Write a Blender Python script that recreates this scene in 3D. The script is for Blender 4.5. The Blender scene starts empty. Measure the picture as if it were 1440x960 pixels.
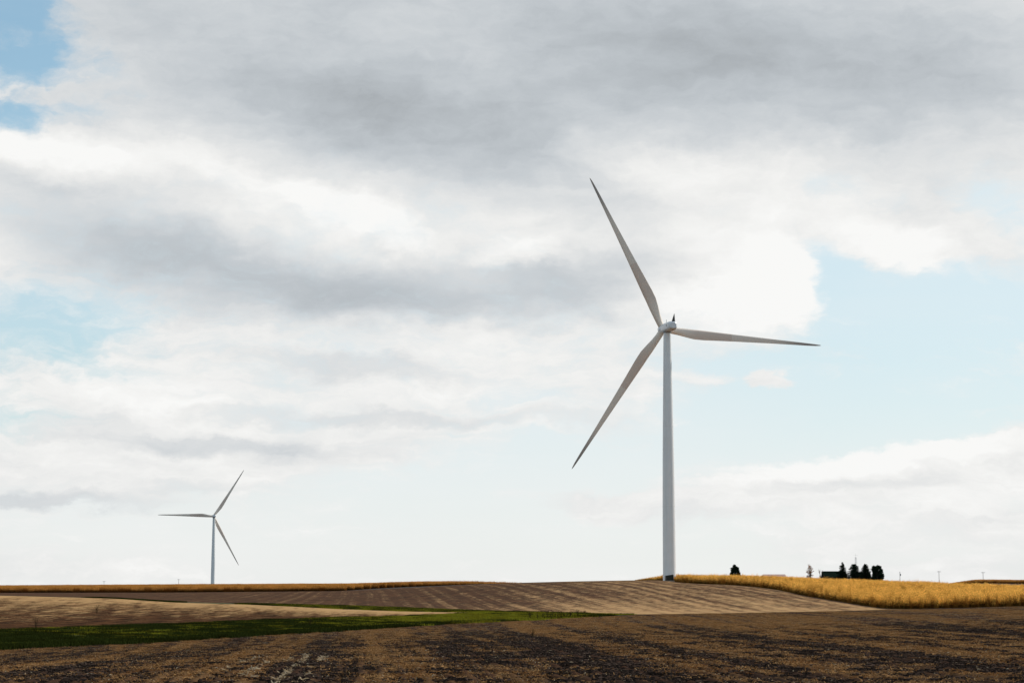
import bpy, math, random
import numpy as np

R = math.radians
scene = bpy.context.scene
col = scene.collection
rng = np.random.default_rng(7)
random.seed(7)

# ------------------------------------------------------------------ camera
F = 2775.0                     # focal length in photo pixels (1440 wide)
EYE = 818.0                    # row of eye level
TP = (EYE - 480.0) / F
PITCH = math.atan(TP)
cp, sp = math.cos(PITCH), math.sin(PITCH)

cam_d = bpy.data.cameras.new("camera")
cam_d.sensor_width = 36.0
cam_d.lens = F * 36.0 / 1440.0
cam_d.clip_start = 0.5
cam_d.clip_end = 30000
cam = bpy.data.objects.new("camera", cam_d)
cam.rotation_euler = (R(90) + PITCH, 0, 0)
col.objects.link(cam)
scene.camera = cam


def at(px, py, Y):
    """point at forward distance Y seen in photo pixel (px, py)"""
    xc = (px - 720.0) / F
    yc = (480.0 - py) / F
    k = Y / (cp - yc * sp)
    return np.array((xc * k, Y, (sp + yc * cp) * k))


def zat(py, Y):
    yc = (480.0 - np.asarray(py, float)) / F
    return np.asarray(Y, float) / (cp - yc * sp) * (sp + yc * cp)


# x on the ground for a column px: columns are vertical planes (tiny skew of the pitched camera ignored)
def xcol(px, Y):
    return (np.asarray(px, float) - 720.0) / F * np.asarray(Y, float) * 0.9922


def colpx(x, y):
    return 720.0 + F * x / (np.maximum(y, 1e-3) * 0.9922)


# ------------------------------------------------------------------ value noise (numpy)
def _hash(ix, iy, seed):
    h = (ix.astype(np.int64) * 374761393 + iy.astype(np.int64) * 668265263 + seed * 1442695041) & 0x7FFFFFFF
    h = ((h ^ (h >> 13)) * 1274126177) & 0x7FFFFFFF
    h = h ^ (h >> 16)
    return (h & 0xFFFF) / 65535.0


def vnoise(x, y, seed=0):
    ix = np.floor(x); iy = np.floor(y)
    fx = x - ix; fy = y - iy
    fx = fx * fx * (3 - 2 * fx); fy = fy * fy * (3 - 2 * fy)
    ix = ix.astype(np.int64); iy = iy.astype(np.int64)
    a = _hash(ix, iy, seed); b = _hash(ix + 1, iy, seed)
    c = _hash(ix, iy + 1, seed); d = _hash(ix + 1, iy + 1, seed)
    return (a * (1 - fx) + b * fx) * (1 - fy) + (c * (1 - fx) + d * fx) * fy


def fbm(x, y, seed=0, oct=4, gain=0.5):
    s = 0; a = 1.0; t = 0
    for k in range(oct):
        s = s + a * vnoise(x * 2 ** k, y * 2 ** k, seed + 17 * k); t += a; a *= gain
    return s / t


# ------------------------------------------------------------------ terrain: lines of known distance and height
LINES = {}


def line(name, pts):
    LINES[name] = np.array(pts, float)      # px, depth, z


def pl(*pts):                                # (px, depth, py) -> (px, depth, z)
    return [(p, d, float(zat(y, d))) for p, d, y in pts]


line('near', [(0, 40, -2.42), (1440, 40, -2.42)])
line('edge', pl((-700, 150, 935), (0, 195, 913), (240, 225, 902), (480, 265, 887), (640, 300, 876.5), (760, 325, 871), (840, 341, 866.5),
                (893, 352, 863.3), (1000, 365, 862), (1160, 385, 859), (1227, 393, 857.3), (1253, 396, 856.3), (1340, 395, 854.5), (1440, 385, 852), (2000, 360, 847)))
line('grass_top', pl((-700, 215, 892), (0, 250, 885), (240, 290, 877), (480, 340, 867.5), (560, 346, 866), (620, 352, 863.2), (670, 358, 860.8), (700, 360, 860.6),
                     (760, 362, 861.3), (840, 354, 863), (893, 352, 863.3), (1000, 365, 862), (1160, 385, 859), (1227, 393, 857.3), (1253, 396, 856.3), (1340, 395, 854.5), (1440, 385, 852), (2000, 360, 847)))
line('spit_top', pl((-700, 430, 830), (0, 450, 837), (160, 450, 841), (240, 450, 846.5), (350, 430, 849.6), (480, 400, 856), (560, 385, 859), (620, 370, 860.2), (670, 361, 860.6), (700, 360, 860.6),
                    (760, 362, 861.3), (840, 354, 863), (893, 352, 863.3), (1000, 365, 862), (1160, 385, 859), (1227, 393, 857.3), (1253, 396, 856.3), (1340, 395, 854.5), (1440, 385, 852), (2000, 360, 847)))
line('strand_top', pl((-700, 520, 833), (0, 520, 838.5), (160, 520, 842), (240, 510, 845.5), (300, 490, 847), (350, 480, 848), (480, 470, 851), (560, 455, 853.5), (640, 425, 857), (700, 395, 859),
                      (760, 375, 860.2), (840, 358, 862), (893, 352, 863.3), (1000, 365, 862), (1160, 385, 859), (1227, 393, 857.3), (1253, 396, 856.3), (1340, 395, 854.5), (1440, 385, 852), (2000, 360, 847)))
line('hill_top', pl((-700, 900, 834), (0, 900, 833), (240, 880, 832.6), (480, 860, 830.5), (560, 800, 826.7), (640, 740, 822.7), (720, 700, 819.3), (800, 680, 817.0),
                    (893, 658, 815.3), (938, 655, 815.3), (948, 640, 817.5), (962, 610, 819.6), (1040, 560, 822.6), (1093, 520, 828.7), (1127, 480, 837), (1160, 455, 842.3), (1193, 430, 848.2),
                    (1227, 408, 853.6), (1253, 396, 856.3), (1340, 395, 854.5), (1440, 385, 852), (2000, 360, 847)))
H = 3.0
line('crest', [(-700, 1150, -4.5), (0, 1150, zat(821.5, 1150) - H), (240, 1150, zat(820, 1150) - H), (480, 1150, zat(819, 1150) - H), (640, 1150, zat(818, 1150) - H), (720, 1150, zat(818.0, 1150) - H),
               (800, 1100, -3.3), (870, 980, -3.6), (920, 800, -1.0), (950, 770, zat(808.7, 770) - H), (1040, 760, zat(809, 760) - H), (1100, 740, zat(809.7, 740) - H), (1150, 720, zat(811.3, 720) - H),
               (1240, 700, zat(814.3, 700) - H), (1300, 690, zat(816.5, 690) - H), (1340, 690, zat(818.2, 690) - H), (1440, 680, zat(820.7, 680) - H), (2000, 640, -3.6)])
line('far_fields', [(-700, 1900, -17), (600, 1900, -17), (880, 1600, -10), (960, 1250, -4.2), (1300, 1130, -3.2), (1340, 1100, -2.0), (1370, 1100, zat(819.5, 1100)), (1440, 1100, zat(820.3, 1100)), (2000, 1100, -1.5)])
line('horizon', [(-700, 7000, -55), (2000, 7000, -55)])
ORDER = ['near', 'edge', 'grass_top', 'spit_top', 'strand_top', 'hill_top', 'crest', 'far_fields', 'horizon']


XS = np.arange(-4300, 5741, 4.0)


def _gauss(A, sig):
    r = int(4 * sig); k = np.exp(-0.5 * (np.arange(-r, r + 1) / sig) ** 2); k /= k.sum()
    P_ = np.pad(A, ((0, 0), (r, r)), mode='edge')
    return np.array([np.convolve(row, k, 'valid') for row in P_])


def _tables():
    D = np.array([np.interp(XS, LINES[n][:, 0], LINES[n][:, 1]) for n in ORDER])
    Z = np.array([np.interp(XS, LINES[n][:, 0], LINES[n][:, 2]) for n in ORDER])
    for k in range(1, len(ORDER)):
        close = D[k] - D[k - 1] < 0.05
        D[k] = np.where(close, D[k - 1], D[k]); Z[k] = np.where(close, Z[k - 1], Z[k])
    D = _gauss(D, 3.0); Z = _gauss(Z, 3.0)
    for k in range(1, len(ORDER)):
        close = D[k] - D[k - 1] < 0.05
        D[k] = np.where(close, D[k - 1], D[k]); Z[k] = np.where(close, Z[k - 1], Z[k])
    K = len(ORDER)
    h = np.diff(D, axis=0)
    sl_ = np.where(h > 8.0, np.diff(Z, axis=0) / np.maximum(h, 1e-6), np.nan)
    prev = np.full_like(D, np.nan); nxt = np.full_like(D, np.nan)
    for k in range(1, K):
        prev[k] = np.where(np.isnan(sl_[k - 1]), prev[k - 1], sl_[k - 1])
    for k in range(K - 2, -1, -1):
        nxt[k] = np.where(np.isnan(sl_[k]), nxt[k + 1], sl_[k])
    prev[0] = nxt[0]; prev = np.where(np.isnan(prev), nxt, prev); nxt = np.where(np.isnan(nxt), prev, nxt)
    lim = 2.5 * np.minimum(np.abs(prev), np.abs(nxt))
    m = 0.5 * (prev + nxt)
    m = np.where(prev * nxt > 0, np.clip(m, -lim, lim), m * 0.35)
    m[0] = -0.0155
    return D, Z, _gauss(m, 14.0)


TD, TZ, TM = _tables()


def line_eval(px):
    """depths D and heights Z of the control lines at columns px"""
    px = np.asarray(px, float)
    return (np.array([np.interp(px, XS, r) for r in TD]), np.array([np.interp(px, XS, r) for r in TZ]))


def height(px, Y):
    """terrain height on a column at depth Y: cubic through the control lines"""
    px = np.asarray(px, float); Y = np.asarray(Y, float)
    z = np.full(Y.shape, -2.42)
    D0 = np.interp(px, XS, TD[0])
    z = np.where(Y <= D0, -1.80 - 0.0155 * Y, z)
    for k in range(len(ORDER) - 1):
        Da, Db = np.interp(px, XS, TD[k]), np.interp(px, XS, TD[k + 1])
        h = Db - Da; hs = np.maximum(h, 1e-6)
        Za, Zb = np.interp(px, XS, TZ[k]), np.interp(px, XS, TZ[k + 1])
        ma, mb = np.interp(px, XS, TM[k]), np.interp(px, XS, TM[k + 1])
        inside = (Y > Da) & (Y <= Db) & (h > 1e-6)
        t = np.clip((Y - Da) / hs, 0, 1); t2, t3 = t * t, t * t * t
        zz = (2 * t3 - 3 * t2 + 1) * Za + (t3 - 2 * t2 + t) * hs * ma + (-2 * t3 + 3 * t2) * Zb + (t3 - t2) * hs * mb
        z = np.where(inside, zz, z)
    return np.where(Y > np.interp(px, XS, TD[-1]), np.interp(px, XS, TZ[-1]), z)


def ground(x, y):
    x = np.asarray(x, float); y = np.asarray(y, float)
    return height(colpx(x, np.maximum(y, 40)), y)


# ------------------------------------------------------------------ materials
def new_mat(name):
    m = bpy.data.materials.new(name)
    m.use_nodes = True
    nt = m.node_tree
    nt.nodes.clear()
    return m, nt


class NT:
    """small helper to write node graphs as expressions"""
    def __init__(self, nt):
        self.nt = nt

    def n(self, kind, **kw):
        nd = self.nt.nodes.new(kind)
        for k, v in kw.items():
            setattr(nd, k, v)
        return nd

    def link(self, a, b):
        self.nt.links.new(a, b)

    def put(self, sock, v):
        if isinstance(v, bpy.types.NodeSocket):
            self.nt.links.new(v, sock)
        elif v is not None:
            if isinstance(v, (tuple, list)) and len(v) == 3 and sock.type == 'RGBA':
                v = (*v, 1.0)
            sock.default_value = v

    def m(self, op, a, b=None, c=None, clamp=False):
        nd = self.n('ShaderNodeMath', operation=op, use_clamp=clamp)
        self.put(nd.inputs[0], a)
        if b is not None: self.put(nd.inputs[1], b)
        if c is not None: self.put(nd.inputs[2], c)
        return nd.outputs[0]

    def vm(self, op, a, b=None):
        nd = self.n('ShaderNodeVectorMath', operation=op)
        self.put(nd.inputs[0], a)
        if b is not None: self.put(nd.inputs[1], b)
        return nd.outputs['Value' if op in ('LENGTH', 'DOT_PRODUCT') else 'Vector']

    def mix(self, f, a, b, blend='MIX'):
        nd = self.n('ShaderNodeMix', data_type='RGBA', blend_type=blend)
        self.put(nd.inputs[0], f); self.put(nd.inputs[6], a); self.put(nd.inputs[7], b)
        return nd.outputs[2]

    def noise(self, vec, scale, detail=4, rough=0.55, dist=0.0, dims='3D'):
        nd = self.n('ShaderNodeTexNoise', noise_dimensions=dims)
        if vec is not None: self.put(nd.inputs['Vector'], vec)
        nd.inputs['Scale'].default_value = scale
        nd.inputs['Detail'].default_value = detail
        nd.inputs['Roughness'].default_value = rough
        nd.inputs['Distortion'].default_value = dist
        return nd.outputs[0]

    def map(self, vec, loc=(0, 0, 0), rot=(0, 0, 0), scale=(1, 1, 1), kind='POINT'):
        nd = self.n('ShaderNodeMapping', vector_type=kind)
        self.put(nd.inputs['Vector'], vec)
        nd.inputs['Location'].default_value = loc
        nd.inputs['Rotation'].default_value = rot
        nd.inputs['Scale'].default_value = scale
        return nd.outputs[0]

    def ss(self, v, lo, hi, a=0.0, b=1.0):
        nd = self.n('ShaderNodeMapRange', interpolation_type='SMOOTHSTEP')
        self.put(nd.inputs[0], v)
        for i, q in enumerate((lo, hi, a, b)):
            nd.inputs[1 + i].default_value = q
        return nd.outputs[0]

    def lin(self, v, lo, hi, a=0.0, b=1.0):
        nd = self.n('ShaderNodeMapRange')
        self.put(nd.inputs[0], v)
        for i, q in enumerate((lo, hi, a, b)):
            nd.inputs[1 + i].default_value = q
        return nd.outputs[0]

    def attr(self, name, out='Fac'):
        nd = self.n('ShaderNodeAttribute', attribute_name=name)
        return nd.outputs[out]

    def bump(self, h, strength, dist):
        nd = self.n('ShaderNodeBump')
        nd.inputs['Strength'].default_value = strength
        nd.inputs['Distance'].default_value = dist
        self.put(nd.inputs['Height'], h)
        return nd.outputs[0]

    def principled(self, color, rough=0.8, spec=0.3, metallic=0.0, normal=None):
        b = self.n('ShaderNodeBsdfPrincipled')
        self.put(b.inputs['Base Color'], color)
        self.put(b.inputs['Roughness'], rough)
        b.inputs['Specular IOR Level'].default_value = spec
        b.inputs['Metallic'].default_value = metallic
        if normal is not None: self.put(b.inputs['Normal'], normal)
        return b.outputs[0]

    def out(self, sh, world=False):
        o = self.n('ShaderNodeOutputWorld' if world else 'ShaderNodeOutputMaterial')
        self.link(sh, o.inputs[0])


def simple_mat(name, c, rough=0.7, spec=0.3, metallic=0.0, var=0.15, scale=0.8):
    m, nt = new_mat(name)
    g = NT(nt)
    geo = g.n('ShaderNodeTexCoord').outputs['Object']
    nz = g.noise(geo, scale, 5)
    dark = tuple(v * (1 - var) for v in c)
    lite = tuple(min(v * (1 + var), 1) for v in c)
    cc = g.mix(g.ss(nz, 0.3, 0.7), dark, lite)
    g.out(g.principled(cc, rough, spec, metallic, g.bump(g.noise(geo, scale * 6, 3), 0.15, 0.03)))
    return m


def field_mat(name, soil, straw, pale, row=0.8, rough_scale=1.0, bump=0.5, bdist=0.06):
    """harvested field: 'straw' attribute says how much residue lies on the soil, and in the left stubble also holds painted cloud shadow"""
    m, nt = new_mat(name)
    g = NT(nt)
    pos = g.n('ShaderNodeNewGeometry').outputs['Position']
    st = g.attr('straw')
    n1 = g.noise(pos, 9.0 * rough_scale, 4, 0.7)
    n2 = g.noise(pos, 1.6 * rough_scale, 5, 0.65)
    n3 = g.noise(pos, 0.09, 4, 0.6)
    mixv = g.m('ADD', g.m('MULTIPLY', g.m('SUBTRACT', n1, 0.5), 1.5), g.m('MULTIPLY', g.m('SUBTRACT', n2, 0.5), 1.3))
    mixv = g.m('ADD', mixv, g.m('MULTIPLY', g.m('SUBTRACT', n3, 0.5), 0.5))
    f = g.ss(g.m('ADD', st, mixv), 0.15, 0.85)
    c = g.mix(f, soil, straw)
    fl = g.ss(g.m('ADD', g.m('MULTIPLY', st, 0.10), g.noise(pos, 14.0 * rough_scale, 3, 0.6)), 0.66, 0.80)
    c = g.mix(g.m('MULTIPLY', fl, 0.8), c, pale)
    hue = g.noise(pos, 0.35, 3)
    c = g.mix(g.ss(hue, 0.35, 0.7, 0.0, 0.22), c, tuple(v * k for v, k in zip(straw, (0.9, 0.62, 0.55))))
    hgt = g.m('ADD', g.m('MULTIPLY', n1, 0.6), n2)
    g.out(g.principled(c, 1.0, 0.0, 0.0, g.bump(hgt, bump, bdist)))
    return m


# ------------------------------------------------------------------ object helpers
def tag(o, label=None, cat=None, group=None, kind=None):
    if label: o['label'] = label
    if cat: o['category'] = cat
    if group: o['group'] = group
    if kind: o['kind'] = kind
    return o


def empty(name, loc, rz=0.0):
    o = bpy.data.objects.new(name, None)
    o.empty_display_size = 0.5
    o.location = tuple(float(v) for v in loc)
    o.rotation_euler = (0, 0, rz)
    col.objects.link(o)
    return o


class MB:
    """collects shapes and links them as one mesh object"""
    def __init__(self):
        self.v, self.f, self.mi = [], [], []
        self.sm = []

    def add(self, verts, faces, mi=0, smooth=False):
        b = len(self.v)
        self.v += [tuple(float(c) for c in p) for p in verts]
        self.f += [tuple(i + b for i in q) for q in faces]
        self.mi += [mi] * len(faces); self.sm += [smooth] * len(faces)

    def box(self, c, s, rz=0.0, mi=0):
        x, y, z = (v / 2 for v in s)
        ca, sa = math.cos(rz), math.sin(rz)
        P = []
        for dz in (-z, z):
            for dx, dy in ((-x, -y), (x, -y), (x, y), (-x, y)):
                P.append((c[0] + dx * ca - dy * sa, c[1] + dx * sa + dy * ca, c[2] + dz))
        self.add(P, [(3, 2, 1, 0), (4, 5, 6, 7), (0, 1, 5, 4), (1, 2, 6, 5), (2, 3, 7, 6), (3, 0, 4, 7)], mi)

    def loft(self, rings, mi=0, cap=True, smooth=True):
        n = len(rings[0]); P = [p for r in rings for p in r]; Fs = []
        for k in range(len(rings) - 1):
            for i in range(n):
                j = (i + 1) % n
                Fs.append((k * n + i, k * n + j, (k + 1) * n + j, (k + 1) * n + i))
        self.add(P, Fs, mi, smooth)
        if cap:
            self.add(rings[0], [tuple(range(n - 1, -1, -1))], mi)
            self.add(rings[-1], [tuple(range(n))], mi)

    def tube(self, pts, rad, n=8, mi=0, cap=True):
        pts = [np.array(p, float) for p in pts]
        if not hasattr(rad, '__len__'): rad = [rad] * len(pts)
        rings = []
        for i, p in enumerate(pts):
            d = pts[min(i + 1, len(pts) - 1)] - pts[max(i - 1, 0)]
            d /= np.linalg.norm(d) + 1e-9
            a = np.cross(d, (0, 0, 1) if abs(d[2]) < 0.9 else (1, 0, 0)); a /= np.linalg.norm(a)
            b = np.cross(d, a)
            rings.append([p + rad[i] * (math.cos(t) * a + math.sin(t) * b) for t in [2 * math.pi * k / n for k in range(n)]])
        self.loft(rings, mi, cap)

    def build(self, name, mats, parent=None, kind=None):
        me = bpy.data.meshes.new(name)
        me.from_pydata(self.v, [], self.f)
        if not isinstance(mats, (list, tuple)): mats = [mats]
        for m in mats: me.materials.append(m)
        me.polygons.foreach_set('material_index', self.mi)
        me.polygons.foreach_set('use_smooth', self.sm)
        me.update()
        o = bpy.data.objects.new(name, me)
        if parent is not None: o.parent = parent
        if kind: o['kind'] = kind
        col.objects.link(o)
        return o


def np_mesh(name, verts, quads, mat, attrs=None, smooth=True, link=True):
    me = bpy.data.meshes.new(name)
    nv, nf = len(verts), len(quads)
    k = quads.shape[1]
    me.vertices.add(nv)
    me.vertices.foreach_set('co', np.ascontiguousarray(verts, np.float32).ravel())
    me.loops.add(nf * k)
    me.loops.foreach_set('vertex_index', np.ascontiguousarray(quads, np.int32).ravel())
    me.polygons.add(nf)
    me.polygons.foreach_set('loop_start', np.arange(0, nf * k, k, dtype=np.int32))
    me.polygons.foreach_set('loop_total', np.full(nf, k, np.int32))
    me.polygons.foreach_set('use_smooth', np.full(nf, smooth, bool))
    me.update(calc_edges=True)
    me.validate()
    if mat is not None: me.materials.append(mat)
    for an, av in (attrs or {}).items():
        a = me.attributes.new(an, 'FLOAT', 'POINT')
        a.data.foreach_set('value', np.ascontiguousarray(av, np.float32).ravel())
    o = bpy.data.objects.new(name, me)
    if link: col.objects.link(o)
    return o


def copy_tree(o, parent=None):
    c = o.copy(); col.objects.link(c)
    if parent is not None: c.parent = parent
    for ch in [q for q in bpy.data.objects if q.parent == o]:
        copy_tree(ch, c)
    return c


# ------------------------------------------------------------------ field patterns
def row_u(x, y):
    """coordinate across the rows of the near field: the rows fan out slightly to the right"""
    yy = np.clip(y, -60, 320) - 100.0
    return (x + 0.045 * yy) / (1 + 0.004 * yy)


CLOD = 0.10


def relief(x, y):
    """clods, furrows and swells of the near field, metres"""
    u = row_u(x, y)
    d = (fbm(x * 1.1, y * 1.1, 41, 5, 0.6) - 0.5) * 1.5
    d = d + 0.55 * np.sin(u * 2 * math.pi / 0.76 + 3 * vnoise(x * .1, y * .03, 14)) * np.clip(1.9 - y / 130, 0, 1)
    return CLOD * (d + (fbm(x * 0.11, y * 0.07, 43, 3) - 0.5) * 2.2)


def bumpf(u, c, w):
    return np.exp(-(np.abs(u - c) / w) ** 3)


def straw_near(x, y):
    u = row_u(x, y)
    u = u + 0.9 * (fbm(x * 0.05, y * 0.02, 5, 3) - 0.5) + 0.5 * (fbm(x * 0.3, y * 0.08, 6, 3) - 0.5)
    s = 0.37 + 0.0 * u
    for c, w, a in ((1.9, 2.5, -0.48), (15.8, 1.9, -0.42), (32.8, 2.2, -0.42), (-9.6, 1.7, -0.30), (-6.0, 1.6, 0.22), (-2.6, 1.0, -0.22), (5.6, 0.9, 0.26), (8.0, 0.9, -0.2),
                    (10.6, 1.4, 0.22), (13.0, .6, 0.1), (19.6, 0.7, 0.32), (22.3, 1.4, -0.14), (25.5, 1.5, 0.14), (29.2, 0.8, 0.26), (36.5, 0.9, 0.28), (41, 2.0, -0.3), (47, 1.6, .2), (53, 2.2, -.3),
                    (60, 1.6, .2), (67, 2.4, -.3), (-13.5, 1.5, 0.12), (-17.5, 1.8, -0.26), (-22, 1.6, 0.18), (-27, 2, -0.28), (-32, 1.6, .2), (-38, 2.2, -.25), (-45, 2., .2)):
        s = s + 0.78 * a * bumpf(u, c, w)
    s = s + 0.14 * np.sin(u * 2 * math.pi / 0.76 + 3 * vnoise(x * .1, y * .03, 14)) * np.clip(1.6 - y / 110, 0, 1)
    s = s + 0.13 * np.sin(u * 2 * math.pi / 2.28 + 2.5 * vnoise(x * .05, y * .02, 16))
    s = s + 1.15 * (fbm(u * 1.1, y * 0.009, 15, 3, .8) - 0.5)
    s = s + 0.40 * (fbm(u * 0.7, y * 0.07, 9, 4) - 0.5) + 0.30 * (fbm(x * 2.2, y * 0.8, 10, 3) - 0.5) + 0.50 * (fbm(x * 2.6, y * 0.55, 13, 3, .8) - 0.5)
    far = np.clip((y - 170) / 120, 0, 1)
    s = s * (1 - 0.25 * far) + 0.25 * far * (0.30 + 0.5 * (fbm(x * 0.03, y * 0.12, 12, 3) - 0.5))
    return np.clip(s, 0, 1)


def straw_hill(x, y):
    """main hill: combine passes running away from the camera, lighter towards the right and the foot"""
    u = x + 0.075 * (y - 500)
    u = u + 1.4 * (fbm(x * 0.02, y * 0.006, 21, 3) - 0.5)
    px = colpx(x, y)
    side = np.clip((px - 560) / 380, 0, 1)
    foot = np.clip(1.0 - (y - 352) / 130, 0, 1) ** 1.5
    band = 0.5 + 0.22 * np.sin(u * 2 * math.pi / 4.6) + 1.0 * (fbm(u * 0.42, y * 0.003, 22, 3, .7) - 0.5)
    s = 0.06 + 0.33 * side + 0.40 * foot * np.clip((px - 300) / 250, 0, 1) + (0.46 - 0.02 * side) * (band - 0.5) + 0.06 * np.sin(u * 2 * math.pi / 1.53)
    s = s + 0.22 * (fbm(u * 0.25, y * 0.012, 23, 4) - 0.5) + 0.28 * (fbm(u * 1.3, y * 0.004, 25, 3, .8) - 0.5) + 0.55 * (fbm(x * 0.8, y * 0.10, 24, 3, .8) - 0.5)
    s = s - 0.30 * np.clip((330 - px) / 250, 0, 1)
    return np.clip(s, 0, 1)


def straw_shade_spit(x, y):
    u = x + 0.05 * (y - 400)
    D, Z = line_eval(colpx(x, y))
    t = np.clip((y - D[2]) / np.maximum(D[3] - D[2], 1), 0, 1)
    s = -0.06 + 0.80 * np.clip(t * 1.25 - 0.02, 0, 1) + 0.30 * np.clip((colpx(x, y) - 330) / 200, 0, 1) + 0.30 * (fbm(u * 0.3, y * 0.02, 31, 4) - 0.5) + 0.75 * (fbm(x * 0.9, y * 0.12, 32, 3, .8) - 0.5)  # dark foot is cloud shadow painted in as less straw; streaks are residue
    ud = x + 0.17 * (y - 400)
    s = s + 0.65 * (fbm(ud * 0.22, y * 0.006, 35, 3, .65) - 0.5)
    return np.clip(s, 0, 1)


# ------------------------------------------------------------------ ground meshes
px_cols = np.concatenate([np.linspace(-4200, -700, 50, endpoint=False), np.linspace(-700, -60, 110, endpoint=False),
                          np.arange(-60, 1500, 1.6), np.linspace(1500, 2140, 110), np.linspace(2140, 5640, 51)[1:]])
Dc, Zc = line_eval(px_cols)


def band_mesh(name, k, rows, mat, straw_fn, clod=False):
    """sheet between control lines k and k+1, one vertex column per px_cols entry"""
    D0, D1 = Dc[k], Dc[k + 1]
    t = np.linspace(0, 1, rows + 1)[:, None]
    if k == 0:
        Y = 1.0 / ((1 - t) / D0[None] + t / D1[None])
    else:
        Y = D0[None] + (D1 - D0)[None] * t
    Y[0] = D0; Y[-1] = D1
    PX = np.broadcast_to(px_cols[None], Y.shape)
    Z = height(PX, Y)
    X = xcol(PX, Y)
    if clod:
        fade = np.clip(np.minimum(t * rows / 4, (1 - t) * rows / 10), 0, 1)
        Z = Z + relief(X, Y) * fade
    st = straw_fn(X, Y)
    n = len(px_cols)
    V = np.stack([X, Y, Z], -1).reshape(-1, 3)
    i = np.arange(rows)[:, None] * n + np.arange(n - 1)[None]
    Q = np.stack([i, i + 1, i + n + 1, i + n], -1).reshape(-1, 4)
    wide = (D1 - D0) > 0.02
    keep = np.broadcast_to((wide[:-1] | wide[1:])[None], (rows, n - 1)).reshape(-1)
    Q = Q[keep]
    used = np.unique(Q)
    remap = np.zeros(len(V), np.int64); remap[used] = np.arange(len(used))
    o = np_mesh(name, V[used], remap[Q], mat, {'straw': st.reshape(-1)[used]})
    o['kind'] = 'structure'
    return o


soil_near = field_mat('harvested_field_soil', (0.035, 0.0225, 0.0175), (0.112, 0.063, 0.030), (0.42, 0.33, 0.21))
soil_hill = field_mat('hill_stubble', (0.052, 0.035, 0.027), (0.42, 0.268, 0.135), (0.42, 0.31, 0.18), rough_scale=0.35, bump=0.4, bdist=0.15)
soil_spit = field_mat('left_stubble', (0.028, 0.017, 0.012), (0.42, 0.265, 0.125), (0.42, 0.31, 0.17), rough_scale=0.4, bump=0.45, bdist=0.15)
dark_soil = simple_mat('bare_soil', (0.04, 0.027, 0.02), 0.95, 0.1, var=0.3, scale=0.3)
turf = simple_mat('turf_soil', (0.035, 0.045, 0.012), 0.95, 0.1, var=0.35, scale=0.2)

zero = lambda x, y: np.zeros_like(x)
band_mesh('ploughed_field', 0, 420, soil_near, straw_near, clod=True)
band_mesh('grass_verge_ground', 1, 20, turf, zero)
band_mesh('stubble_field', 2, 90, soil_spit, straw_shade_spit)
band_mesh('grass_strand_ground', 3, 10, turf, zero)
band_mesh('hill_field', 4, 200, soil_hill, straw_hill)
band_mesh('corn_ground', 5, 40, dark_soil, zero)
band_mesh('far_ground', 6, 24, dark_soil, zero)
band_mesh('plain', 7, 12, dark_soil, zero)

# the same field goes on under and behind the camera
gx = np.linspace(-61, 61, 62); gy = np.linspace(-80, 40.0, 61)
GX, GY = np.meshgrid(gx, gy)
GZ = -1.80 - 0.0155 * GY + (fbm(GX * 1.1, GY * 1.1, 41, 4) - 0.5) * 0.08 * np.clip((40 - GY) / 4, 0, 1)
i = np.arange(60)[:, None] * 62 + np.arange(61)[None]
o = np_mesh('field_behind', np.stack([GX, GY, GZ], -1).reshape(-1, 3), np.stack([i, i + 1, i + 63, i + 62], -1).reshape(-1, 4), soil_near,
            {'straw': straw_near(GX, GY).reshape(-1)})
o['kind'] = 'structure'
# wide base sheet far below the fields, to the horizon
b = MB(); b.add([(-9000, -9000, -70), (9000, -9000, -70), (9000, 9000, -70), (-9000, 9000, -70)], [(0, 1, 2, 3)])
b.build('ground', dark_soil, kind='structure')


# ------------------------------------------------------------------ scattering (geometry nodes, stuff only)
def leaf_mat(name, c, var, trans=0.45, trans_gain=1.15, rough=0.6):
    """dry or green plant matter: diffuse with light coming through; 'tone' attribute varies per piece"""
    m, nt = new_mat(name)
    g = NT(nt)
    tone = g.attr('tone')
    rnd = g.n('ShaderNodeObjectInfo').outputs['Random']
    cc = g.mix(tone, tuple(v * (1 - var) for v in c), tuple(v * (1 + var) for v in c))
    cc = g.mix(g.m('MULTIPLY', g.m('POWER', rnd, 1.6), 0.95), cc, tuple(v * k for v, k in zip(c, (0.50, 0.37, 0.28))))
    d = g.n('ShaderNodeBsdfDiffuse'); g.put(d.inputs['Color'], cc)
    t = g.n('ShaderNodeBsdfTranslucent'); g.put(t.inputs['Color'], g.mix(1.0, cc, (trans_gain, trans_gain, trans_gain * 0.9), 'MULTIPLY'))
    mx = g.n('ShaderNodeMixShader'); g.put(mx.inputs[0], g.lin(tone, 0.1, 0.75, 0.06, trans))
    g.link(d.outputs[0], mx.inputs[1]); g.link(t.outputs[0], mx.inputs[2])
    g.out(mx.outputs[0])
    return m


class Bits:
    """many small quads with a tone each, as one mesh"""
    def __init__(self):
        self.V, self.Q, self.T = [], [], []

    def quad(self, a, b, c, d, tone):
        k = len(self.V)
        self.V += [a, b, c, d]; self.Q.append((k, k + 1, k + 2, k + 3)); self.T += [tone] * 4

    def ribbon(self, pts, wid, side, tone):
        for i in range(len(pts) - 1):
            p, q = pts[i], pts[i + 1]; w0, w1 = wid[i] / 2, wid[i + 1] / 2
            self.quad(p - side * w0, p + side * w0, q + side * w1, q - side * w1, tone)

    def obj(self, name, mat):
        return np_mesh(name, np.array(self.V), np.array(self.Q), mat, {'tone': np.array(self.T)}, smooth=False, link=False)


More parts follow.
